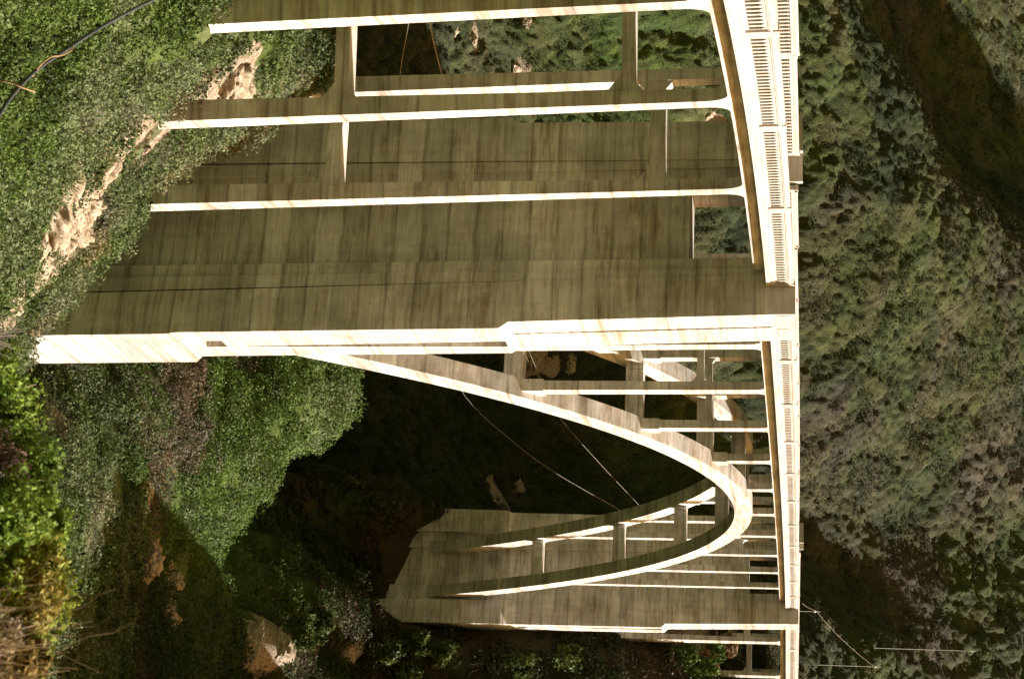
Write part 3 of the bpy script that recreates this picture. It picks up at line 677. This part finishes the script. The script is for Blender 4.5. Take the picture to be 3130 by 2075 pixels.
scatter_zone('hillside_scrub', 'dull olive scrub covering the big hillside behind the bridge', 205, 800, 0.26, 0.9, lambda r: 0.5 + 0.0024 * r, lambda r: 0.00085 * r, 0.16, tone_far, 103,
             keep=lambda x, y, r, g: fbm(x, y, 26.0, 3, 71) > -0.7, mat=LEAF_DULL, calm=True, flat=0.55)

# ------------------------------------------------------------------ things on the slopes
def rock(name, X, Y, size, label, seed, cat='rock', stretch=(1, 1, 1), rot=0.0, sink=0.35, group=None, q=None):
    if q is None: q, d = hit(X, Y)
    import bmesh
    bm = bmesh.new(); bmesh.ops.create_icosphere(bm, subdivisions=5, radius=1.0)
    V = np.array([v.co[:] for v in bm.verts]); Fq = np.array([[v.index for v in f.verts] for f in bm.faces]); bm.free()
    g = np.random.default_rng(seed)
    for _ in range(16):                                    # chip flat facets off the block
        n = g.normal(size=3); n /= np.linalg.norm(n); h = 0.55 + 0.35 * g.random(); d = V @ n; V = V - np.maximum(d - h, 0)[:, None] * n
    nz = fbm(V[:, 0] * 4 + V[:, 2] * 3 + seed, V[:, 1] * 4 - V[:, 2] * 2.7, 1.0, 5, seed)
    lay = np.abs(((V[:, 2] * 3.5 + V[:, 0] * 1.2 + 0.5 * nz) % 1) - 0.5)
    V = V * (1 + 0.34 * nz - 0.10 * (lay < 0.12))[:, None]
    V = V * np.array(stretch) * size; c, s_ = math.cos(rot), math.sin(rot)
    V = np.stack([V[:, 0] * c - V[:, 1] * s_, V[:, 0] * s_ + V[:, 1] * c, V[:, 2]], 1)
    z = float(height(q[0], q[1])); o = link(name, npmesh(name, V, Fq), ROCK); o.location = (q[0], q[1], z + size * stretch[2] * (0.5 - sink))
    return tag(o, label, cat, group)
def rockmat():
    m, n, b = newmat('pale_rock'); g = node(n, 'ShaderNodeNewGeometry'); pos = g.outputs['Position']
    n2 = noise(n, pos, 1.6, 8, 0.7); n3 = noise(n, pos, 6.0, 5, 0.7)
    c = ramp(n, n2, [(0.28, (0.13, 0.095, 0.055)), (0.45, (0.40, 0.32, 0.22)), (0.7, (0.62, 0.52, 0.41))]).outputs[0]
    c = mixc(n, 1.0, c, ramp(n, n3, [(0.3, 0.6), (0.6, 1.1)]).outputs[0], 'MULTIPLY')
    n.links.new(c, b.inputs['Base Color']); b.inputs['Roughness'].default_value = 0.95; b.inputs['Specular IOR Level'].default_value = 0.1
    bp = node(n, 'ShaderNodeBump'); bp.inputs['Strength'].default_value = 0.9; bp.inputs['Distance'].default_value = 0.12
    n.links.new(n3, bp.inputs['Height']); n.links.new(bp.outputs[0], b.inputs['Normal']); return m
ROCK = rockmat()
rock('rock_outcrop', 140, 640, 1.7, 'large cream rock slab in the green scrub of the near slope, below the spiky yucca', 3, stretch=(0.75, 1.2, 0.5), rot=0.5, sink=.3)
rock('rock_outcrop', 205, 560, 0.9, 'small cream boulder just under the yucca on the near slope', 4, stretch=(1, 1, 0.6))
rock('rock_outcrop', 300, 515, 1.1, 'long cream ledge on the near slope beside the yucca, nearer the approach columns', 5, stretch=(1.5, .6, .5), rot=1.0)
rock('rock_outcrop', 262, 630, 0.9, 'rounded beige boulder beside the large cream slab', 6, stretch=(1.2, .8, .7), rot=.3)
rock('rock_outcrop', 195, 730, 0.55, 'small white stone in the rubble below the large cream slab', 7)
rock('rock_outcrop', 240, 700, 0.7, 'squarish white stone in the rubble nearest the tower', 8, stretch=(1, 1.1, .8))
rock('rock_outcrop', 690, 255, 1.3, 'orange brown crumbling rock on the grassy hump behind the second approach column', 9, stretch=(1, 1, .8))
for i, (X, Y, s_, st, r_, lab) in enumerate([
    (1060, 1475, 3.0, (1.3, .8, .7), .2, 'sunlit ragged rock high in the dark canyon left of the far tower foot'),
    (760, 1975, 2.2, (2.3, .6, .55), 1.1, 'pale cracked rock ridge at the lower edge of the canyon floor'),
    (860, 1955, 2.6, (1.6, .7, .7), 1.0, 'pale rock crest beside the tall green shrubs on the canyon floor'),
    (960, 1915, 1.5, (1.6, .6, .6), .9, 'thin bright rock tip at the end of the pale ridge'),
    (1050, 1990, 1.6, (1.2, .8, .7), .4, 'small white branching rock in the dark beyond the pale ridge'),
    (450, 1710, 2.2, (1.2, .9, .7), .3, 'brown rock in the middle of the shaded scrub patch on the canyon floor'),
    (520, 1775, 1.8, (1, 1, .8), .9, 'beige rock facing the pale ridge across the dark canyon floor'),
    (510, 1885, 2.0, (1.6, .7, .6), .1, 'low beige rock at the bottom of the scrub patch on the canyon floor'),
    (430, 1510, 2.0, (1.2, 1, .6), .5, 'crumbly ochre rock face below the sunlit green spur'),
    (1560, 1490, 3.5, (1.2, .9, 1.0), .5, 'dark rock stack with a bright crest beside the far arch feet'),
    (1430, 125, 3.0, (1.6, .7, .7), .4, 'largest white cliff band on the green hillside between the approach columns'),
    (1370, 90, 2.6, (1, .8, .7), 1.2, 'small white crag at the dark foot of the hillside between the approach columns'),
    (1560, 222, 3.0, (1.6, .7, .6), .2, 'white ledge on the green hillside just above the far row of approach columns'),
    (1575, 65, 3.0, (1, 1, .7), .8, 'white crag highest between the first two approach columns'),
    (1660, 170, 1.8, (1, 1, .7), .8, 'single white stone on the green hillside between the approach columns'),
    (2150, 350, 3.4, (1.3, .8, .8), .6, 'cracked ochre cliff seen just under the deck beside the second approach column'),
    (1620, 1105, 3.6, (1.2, 1, .7), .5, 'pink and ochre crag on the sunlit slope seen between the arch ribs'),
    (1720, 1110, 3.2, (1.2, 1, .7), 1.5, 'ochre crag on the sunlit slope nearest the arch crossbeam'),
    ]):
    rock('rock_outcrop', X, Y, s_ * 0.6, lab, 20 + i, stretch=st, rot=r_, group=None)

def shrub(name, X, Y, Rr, H, cols, label, seed, d=None, dens=1.0, ls=None, stems=7, cat='shrub', upright=False, mat=LEAF, q=None):
    """one bush: stems and a foliage of leaf-sized faces"""
    if q is None: q, dd = hit(X, Y) if d is None else (P(X, Y, d), d)
    x, y = float(q[0]), float(q[1]); z = float(height(x, y)); r = math.hypot(x - CAM[0], y - CAM[1])
    t = tag(empty(name, (x, y, z)), label, cat); g = np.random.default_rng(seed)
    ls = ls or (0.02 + 0.0019 * r)
    nb = 26 if not upright else 18
    ang = g.random(nb) * 2 * np.pi; rr = Rr * np.sqrt(g.random(nb)) * 0.85
    bx = x + rr * np.cos(ang); by = y + rr * np.sin(ang)
    if upright:
        bz = z + H * (0.25 + 0.5 * g.random(nb)); R = np.full(nb, Rr * 0.34); flat = H / Rr * 0.9
    else:
        bz = z + H * (0.35 + 0.5 * g.random(nb)) * (1 - (rr / Rr) ** 2 * .6); R = Rr * (0.22 + 0.2 * g.random(nb)); flat = 0.9
    nl = (dens * 2.2 * 2 * math.pi * R * R * (flat if upright else 1) / (0.42 * ls * ls)).astype(int) + 5
    tone = np.array(cols)[g.integers(0, len(cols), nb)] * (0.8 + 0.4 * g.random(nb))[:, None]
    V, F, C = leaves(bx, by, bz, R, nl, np.full(nb, ls), tone, flat, seed, 0.55)
    link('foliage', npmesh('foliage', V, F, C), mat, t)
    for k in range(stems):
        a = g.random() * 6.28; e = Rr * 0.7 * g.random(); m_ = np.array([x + e * .4 * math.cos(a), y + e * .4 * math.sin(a), z + H * .45])
        tube('stem', [(x + .1 * math.cos(a), y + .1 * math.sin(a), z - .2), m_, (x + e * math.cos(a), y + e * math.sin(a), z + H * (.5 + .35 * g.random()))], [0.035 * H ** .5 * min(1, r / 60), 0.025 * H ** .5 * min(1, r / 60), .008 * min(1, r / 30)], TWIG, t, 5)
    return t
# out-of-focus bushes at the photographer's feet
YGr = [(0.20, 0.25, 0.035), (0.14, 0.21, 0.03), (0.10, 0.17, 0.03)]
for X, Y, d, Rr, H, cols, lab in [
    (190, 1330, 13.0, 0.9, 1.0, [(0.09, 0.17, 0.03), (0.13, 0.22, 0.035)], 'blurred bright green bush close to the camera, nearest the tower foot'),
    (60, 1290, 12.0, 0.8, 0.9, [(0.055, 0.11, 0.02), (0.07, 0.14, 0.03)], 'blurred deep green bush close to the camera at the frame edge'),
    (235, 1480, 12.5, 0.75, 1.0, [(0.11, 0.19, 0.03), (0.09, 0.16, 0.03)], 'blurred leaf green bush close to the camera behind the mauve dead bush'),
    (235, 1630, 12.0, 0.7, 1.0, YGr, 'blurred yellow green bush close to the camera standing out against the dark canyon'),
    (80, 1740, 10.5, 0.7, 0.9, YGr, 'blurred yellow green bush low in the corner under the mauve dead bush'),
    (205, 1780, 11.0, 0.6, 0.7, [(0.17, 0.20, 0.03), (0.13, 0.17, 0.03)], 'blurred olive bush next before the corner twigs'),
    (200, 1930, 10.5, 0.6, 0.6, [(0.16, 0.15, 0.04), (0.11, 0.14, 0.03)], 'blurred tan green bush behind the corner twigs'),
    (150, 2070, 10.0, 0.5, 0.6, [(0.14, 0.11, 0.04), (0.10, 0.11, 0.03)], 'blurred brownish bush cut off by the bottom corner')]:
    q = P(X, Y, d); H = max(0.5, q[2] - float(height(q[0], q[1])) + 0.22); shrub('leafy_bush', X, Y, Rr * 1.1, H, [(c[0] * 1.5, c[1] * 1.35, c[2] * 1.1) for c in cols], lab, int(X * 7 + Y), q=q, ls=0.045, stems=6, dens=1.3)
def brush(X, Y, d, Rr, H, label, seed, n=90, colr=None, rad0=0.008, lean=(0, 0), top=False):
    q = P(X, Y, d); x, y = float(q[0]), float(q[1]); z = float(height(x, y)); H = max(.5, q[2] - z) if top else H; g = np.random.default_rng(seed)
    t = tag(empty('dry_brush', (x, y, z)), label, 'brush'); Vs = []; Fs = []; o = 0
    for k in range(n):
        a = g.random() * 6.28; r = Rr * math.sqrt(g.random()); h = H * (0.5 + .6 * g.random()); m_ = 6
        p = np.linspace(0, 1, m_)[:, None]
        st = np.array([x, y, z - .1]) + g.normal(size=3) * [.12, .12, 0]; en = np.array([x + r * math.cos(a) + lean[0], y + r * math.sin(a) + lean[1], z + h])
        pts = st * (1 - p) + en * p + np.cumsum(g.normal(size=(m_, 3)) * 0.035 * H, 0)
        for b in range(1 + int(g.random() * 3)):
            if b: s0 = pts[g.integers(2, m_ - 1)]; pp = s0 + p * (g.normal(size=3) * .16 * H + [0, 0, .12 * H]) + np.cumsum(g.normal(size=(m_, 3)) * .02 * H, 0); rr = np.linspace(rad0 * .6, rad0 * .25, m_)
            else: pp = pts; rr = np.linspace(rad0 * 1.6, rad0 * .4, m_)
            A = np.array([[1, 0, 0], [-.5, .87, 0], [-.5, -.87, 0]]); A[:, 2] = 0
            V = (pp[:, None] + rr[:, None, None] * A[None]).reshape(-1, 3); i_ = np.arange(m_ - 1)[:, None]; j_ = np.arange(3)[None]
            F = np.stack([i_ * 3 + j_, i_ * 3 + (j_ + 1) % 3, i_ * 3 + 3 + (j_ + 1) % 3, i_ * 3 + 3 + j_], -1).reshape(-1, 4) + o
            Vs.append(V); Fs.append(F); o += len(V)
    link('bare_twigs', npmesh('bare_twigs', np.concatenate(Vs), np.concatenate(Fs)), colr or TWIG, t); return t
GREYTW = plain('grey_twig', (0.36, 0.31, 0.26)); OCHTW = plain('ochre_twig', (0.34, 0.24, 0.12))
MV = [(0.24, 0.18, 0.15), (0.28, 0.23, 0.19), (0.17, 0.11, 0.08)]
for X, Y, d, Rr, cols, lab in [(60, 1530, 11.5, .8, MV, 'mauve grey dead bush, blurred, among the close green bushes'), (150, 1900, 9.5, .35, MV, 'small mauve grey dead bush beside the olive bush in the corner'), (110, 2040, 8.8, .5, [(0.2, 0.15, 0.07), (0.12, 0.12, 0.04)], 'ragged ochre bush in the very bottom corner')]:
    q = P(X, Y, d); H = max(0.5, q[2] - float(height(q[0], q[1])) + 0.1); shrub('dead_bush', X, Y, Rr, H, cols, lab, int(X + Y), q=q, ls=0.03, stems=14, dens=0.8)
brush(140, 2010, 8.2, 0.45, 0.75, 'tangle of thin ochre twigs in the bottom corner', 3, 60, OCHTW, 0.0035, top=True)
brush(30, 1175, 44, 1.1, 1.1, 'pale grey leafless brush at the foot of the sunlit tower leg', 4, 260, GREYTW, 0.010)
brush(0, 1010, 50, 1.2, 1.4, 'pale leafless brush lower on the brow, beside the tower base', 5, 200, GREYTW, 0.010)
brush(560, 290, 46, 1.0, 0.9, 'straw coloured leafless brush above the crumbling bank near the second column', 6, 130, GREYTW, 0.014)
brush(330, 330, 40, 0.9, 0.8, 'straw coloured leafless brush in the green scrub between the hose and the second column', 7, 120, GREYTW, 0.012)
# tall shrubs on the canyon floor and by the far tower
OL = [(0.07, 0.10, 0.02), (0.10, 0.13, 0.025), (0.05, 0.08, 0.02)]
for X, Y, Rr, H, lab in [(845, 1930, 2.2, 4.6, 'tall feathery green shrub standing on the pale rock ridge'), (910, 1905, 2.0, 4.4, 'second tall feathery green shrub on the ridge, nearer the far tower'),
    (1120, 1985, 2.2, 5.0, 'tall dark green shrub beside the lower edge of the far tower foot'), (1200, 1960, 2.0, 4.6, 'dark shrub tucked against the bright edge of the far tower foot'),
    (1290, 2000, 2.2, 4.5, 'green shrub with upright shoots on the dark bank past the far tower'), (1500, 2030, 2.4, 5.0, 'lone tall green shrub in the darkest part of the bank past the far tower'),
    (1180, 2060, 2.2, 4.6, 'bright green shrub at the bottom edge below the far tower'), (1650, 2010, 2.4, 4.6, 'dark leafy shrub on the bank under the far approach'),
    (2010, 2010, 2.6, 5.2, 'big green shrub leaning in front of the far approach column'), (2090, 2050, 2.4, 5.2, 'big green shrub at the bottom edge in front of the last approach column'),
    (2130, 1990, 2.2, 4.0, 'olive shrub against the sunlit far approach column')]:
    shrub('tall_shrub', X, Y, Rr * .7, H * .8, OL if X < 2000 else [(0.10, 0.16, 0.03), (0.07, 0.12, 0.03)], lab, int(X + 3 * Y), upright=True, stems=5)
shrub('dry_shrub', 2120, 2030, 2.4, 3.4, [(0.34, 0.22, 0.11), (0.26, 0.16, 0.08)], 'dry rust brown shrub under the far approach spans', 71, stems=4)
shrub('dry_shrub', 2200, 1970, 1.8, 2.4, [(0.34, 0.22, 0.11), (0.22, 0.15, 0.08)], 'smaller rust brown shrub by the strut of the far approach', 72, stems=4)
# yucca
q, dy = hit(178, 552); yz = float(height(q[0], q[1])); yu = tag(empty('yucca', (q[0], q[1], yz)), 'spiky yucca tuft with long yellow green blades above the cream rock slab', 'plant')
g = np.random.default_rng(12); V = []; F = []
for k in range(70):
    a = g.random() * 6.28; e = 0.25 + 1.1 * g.random(); L = 0.5 + .5 * g.random(); dv = np.array([math.cos(a) * math.cos(e), math.sin(a) * math.cos(e), math.sin(e)]); sd_ = np.cross(dv, [0, 0, 1]); sd_ /= np.linalg.norm(sd_)
    b0 = np.array([q[0], q[1], yz + .15]); n0 = len(V); V += [b0 - sd_ * .018, b0 + sd_ * .018, b0 + dv * L * .6 + sd_ * .02, b0 + dv * L * .6 - sd_ * .02, b0 + dv * L - np.array([0, 0, .12])]
    F += [(n0, n0 + 1, n0 + 2), (n0, n0 + 2, n0 + 3), (n0 + 3, n0 + 2, n0 + 4)]
cc = np.tile(np.array([[0.20, 0.19, 0.05]]), (len(V), 1)) * (0.6 + .8 * g.random((len(V), 1)))
link('blades', npmesh('blades', V, F, cc), LEAF, yu)
link_m = MB(); link_m.box(q[0] - .12, q[0] + .12, q[1] - .12, q[1] + .12, yz - .3, yz + .25); link_m.build('root_crown', TWIG, yu)

# ------------------------------------------------------------------ cables, poles, rail
def smooth(pts, n=60):
    pts = np.array(pts, float); t = np.linspace(0, len(pts) - 1, n); out = []
    for tt in t:
        i_ = min(int(tt), len(pts) - 2); f = tt - i_; p0 = pts[max(i_ - 1, 0)]; p1 = pts[i_]; p2 = pts[i_ + 1]; p3 = pts[min(i_ + 2, len(pts) - 1)]
        out.append(0.5 * (2 * p1 + (p2 - p0) * f + (2 * p0 - 5 * p1 + 4 * p2 - p3) * f * f + (3 * p1 - p0 - 3 * p2 + p3) * f ** 3))
    return np.array(out)
hose = tag(empty('black_cable', tuple(P(57, 270, 16.5))), 'thick dark cable slung across the corner in front of the green scrub', 'cable')
hp = smooth([P(X, Y, d) for X, Y, d in ((-90, 520, 15.6), (0, 350, 16), (57, 270, 16.3), (125, 205, 16.6), (201, 155, 17), (287, 98, 17.5), (380, 45, 18), (480, -5, 18.5), (640, -80, 19.2))], 90)
tube('cable_sheath', hp, 0.021, CABLE, hose, 8)
tube('dry_stem', smooth([P(X, Y, d) for X, Y, d in ((-60, 225, 16.2), (0, 245, 16.2), (40, 255, 16.1), (75, 270, 16.1), (108, 282, 16.2))], 20), [0.012] * 20, OCHTW, hose, 5)
tube('dry_stem', smooth([P(X, Y, d) for X, Y, d in ((100, 235, 16.6), (125, 200, 16.5), (158, 175, 16.6), (190, 170, 16.7), (218, 155, 16.8), (222, 140, 16.9))], 30), [0.009] * 30, OCHTW, hose, 5)
def wire(pts, label, r_=0.022): 
    p = smooth([P(*a) for a in pts], 70); o = tube('overhead_wire', p, r_, WIRE, None, 5); tag(o, label, 'wire'); return o
wire([(1318, -60, 140), (1315, 61, 145), (1353, 241, 150), (1430, 560, 160), (1510, 850, 168), (1603, 1079, 175), (1650, 1161, 178), (1710, 1274, 182), (1826, 1408, 188), (1953, 1543, 196), (2080, 1680, 204)], 'upper pale wire sagging through the dark canyon behind the arch')
wire([(1250, -60, 140), (1250, 65, 145), (1222, 244, 150), (1210, 560, 160), (1270, 900, 168), (1410, 1194, 176), (1569, 1350, 182), (1685, 1436, 186), (1788, 1498, 190), (1890, 1556, 195), (2010, 1640, 203)], 'lower pale wire drooping through the dark canyon behind the arch')
wire([(1300, -60, 141), (1312, 70, 145), (1353, 241, 150), (1440, 560, 160), (1530, 850, 168), (1628, 1100, 175), (1706, 1268, 182), (1733, 1300, 184)], 'short pale wire twisted round the upper one behind the arch', 0.022)
def pole(Xb, Xt, Y, d, label, arm=None, r_=0.055):
    b = P(Xb, Y, d); tp = P(Xt, Y, d); zb = float(height(b[0], b[1])); zb = min(zb, tp[2] - 3)
    t = tag(empty('utility_pole', (b[0], b[1], zb)), label, 'pole')
    tube('pole_shaft', [(b[0], b[1], zb - .5), (b[0], b[1], (zb + tp[2]) / 2), (b[0], b[1], tp[2])], [r_ * 1.15, r_, r_ * .8], WOODP, t, 8)
    mb = MB(); mb.box(b[0] - .6, b[0] + .6, b[1] - .07, b[1] + .07, tp[2] - .9, tp[2] - .76); mb.build('crossarm', WOODP, t)
    for k in (-.5, .5):
        tube('insulator', [(b[0] + k, b[1], tp[2] - .76), (b[0] + k, b[1], tp[2] - .6), (b[0] + k, b[1], tp[2] - .5)], .03, STEEL, t, 6)
    return tp
p1 = pole(2430, 2508, 1866, 232, 'thin pale pole carrying the wire just above the far end of the balustrade')
p2 = pole(2584, 2690, 2033, 262, 'thin grey pole further up the slope at the bottom edge')
p3 = pole(2872, 2981, 1985, 340, 'bright white pole standing alone high on the big hill', r_=0.07)
def sag(a, b, s_): t = np.linspace(0, 1, 30)[:, None]; p = a * (1 - t) + b * t; p[:, 2] -= (s_ * 4 * t * (1 - t))[:, 0]; return p
o = tube('overhead_wire', sag(P(2452, 1842, 205), P(2495, 1866, 232), .3), .018, WIRE, None, 5); tag(o, 'short wire dropping from the thin pale pole toward the deck', 'wire')
o = tube('overhead_wire', sag(P(2495, 1866, 232), P(2668, 2033, 262), .6), .018, WIRE, None, 5); tag(o, 'wire running up the hill from the thin pale pole to the grey pole', 'wire')
# pipe rail beyond the end of the far balustrade
t = tag(empty('guard_rail', tuple(B(143, 6.4, 0.9))), 'grey pipe guard rail continuing where the far balustrade ends', 'railing')
tube('rail', [B(u, 6.4, 2.0) for u in range(142, 160, 2)], .06, STEEL, t); tube('rail', [B(u, 6.4, 1.5) for u in range(142, 160, 2)], .05, STEEL, t)
for u in range(142, 160, 3): tube('post', [B(u, 6.4, 0.5), B(u, 6.4, 1.3), B(u, 6.4, 2.05)], .06, STEEL, t)

# loose stones round the cream slab and on the canyon floor
def rubble(name, label, zones, n, s0, s1, seed):
    g = np.random.default_rng(seed); Vs = []; Fs = []; o = 0
    import bmesh
    bm = bmesh.new(); bmesh.ops.create_icosphere(bm, subdivisions=2, radius=1.0); V0 = np.array([v.co[:] for v in bm.verts]); F0 = np.array([[v.index for v in f.verts] for f in bm.faces]); bm.free()
    cs_ = [hit(X, Y)[0] for X, Y, _ in zones]
    pick = g.integers(0, len(zones), n); px = np.array([cs_[i][0] for i in pick]); py = np.array([cs_[i][1] for i in pick]); rr = np.array([zones[i][2] for i in pick])
    a = g.random(n) * 6.28; e = rr * np.sqrt(g.random(n)); px = px + e * np.cos(a); py = py + e * np.sin(a); pz = height(px, py)
    for k in range(n):
        s_ = s0 + (s1 - s0) * g.random() ** 3; V = V0 * (1 + .25 * g.normal(size=(len(V0), 1)).clip(-1.5, 1.5) * .6) * (s_ * (0.6 + .8 * g.random(3)))
        Vs.append(V + [px[k], py[k], pz[k] + s_ * .3]); Fs.append(F0 + o); o += len(V0)
    tag(link(name, npmesh(name, np.concatenate(Vs), np.concatenate(Fs)), ROCK), label, 'rubble', kind='stuff')
rubble('rubble', 'cream stones and grit strewn around the big slab on the near slope', [(225, 690, 1.8), (255, 610, 1.8), (300, 520, 1.7), (190, 760, 1.5), (130, 800, 1.6), (340, 465, 1.3), (60, 870, 1.6), (20, 950, 1.4)], 1500, .03, .24, 5)
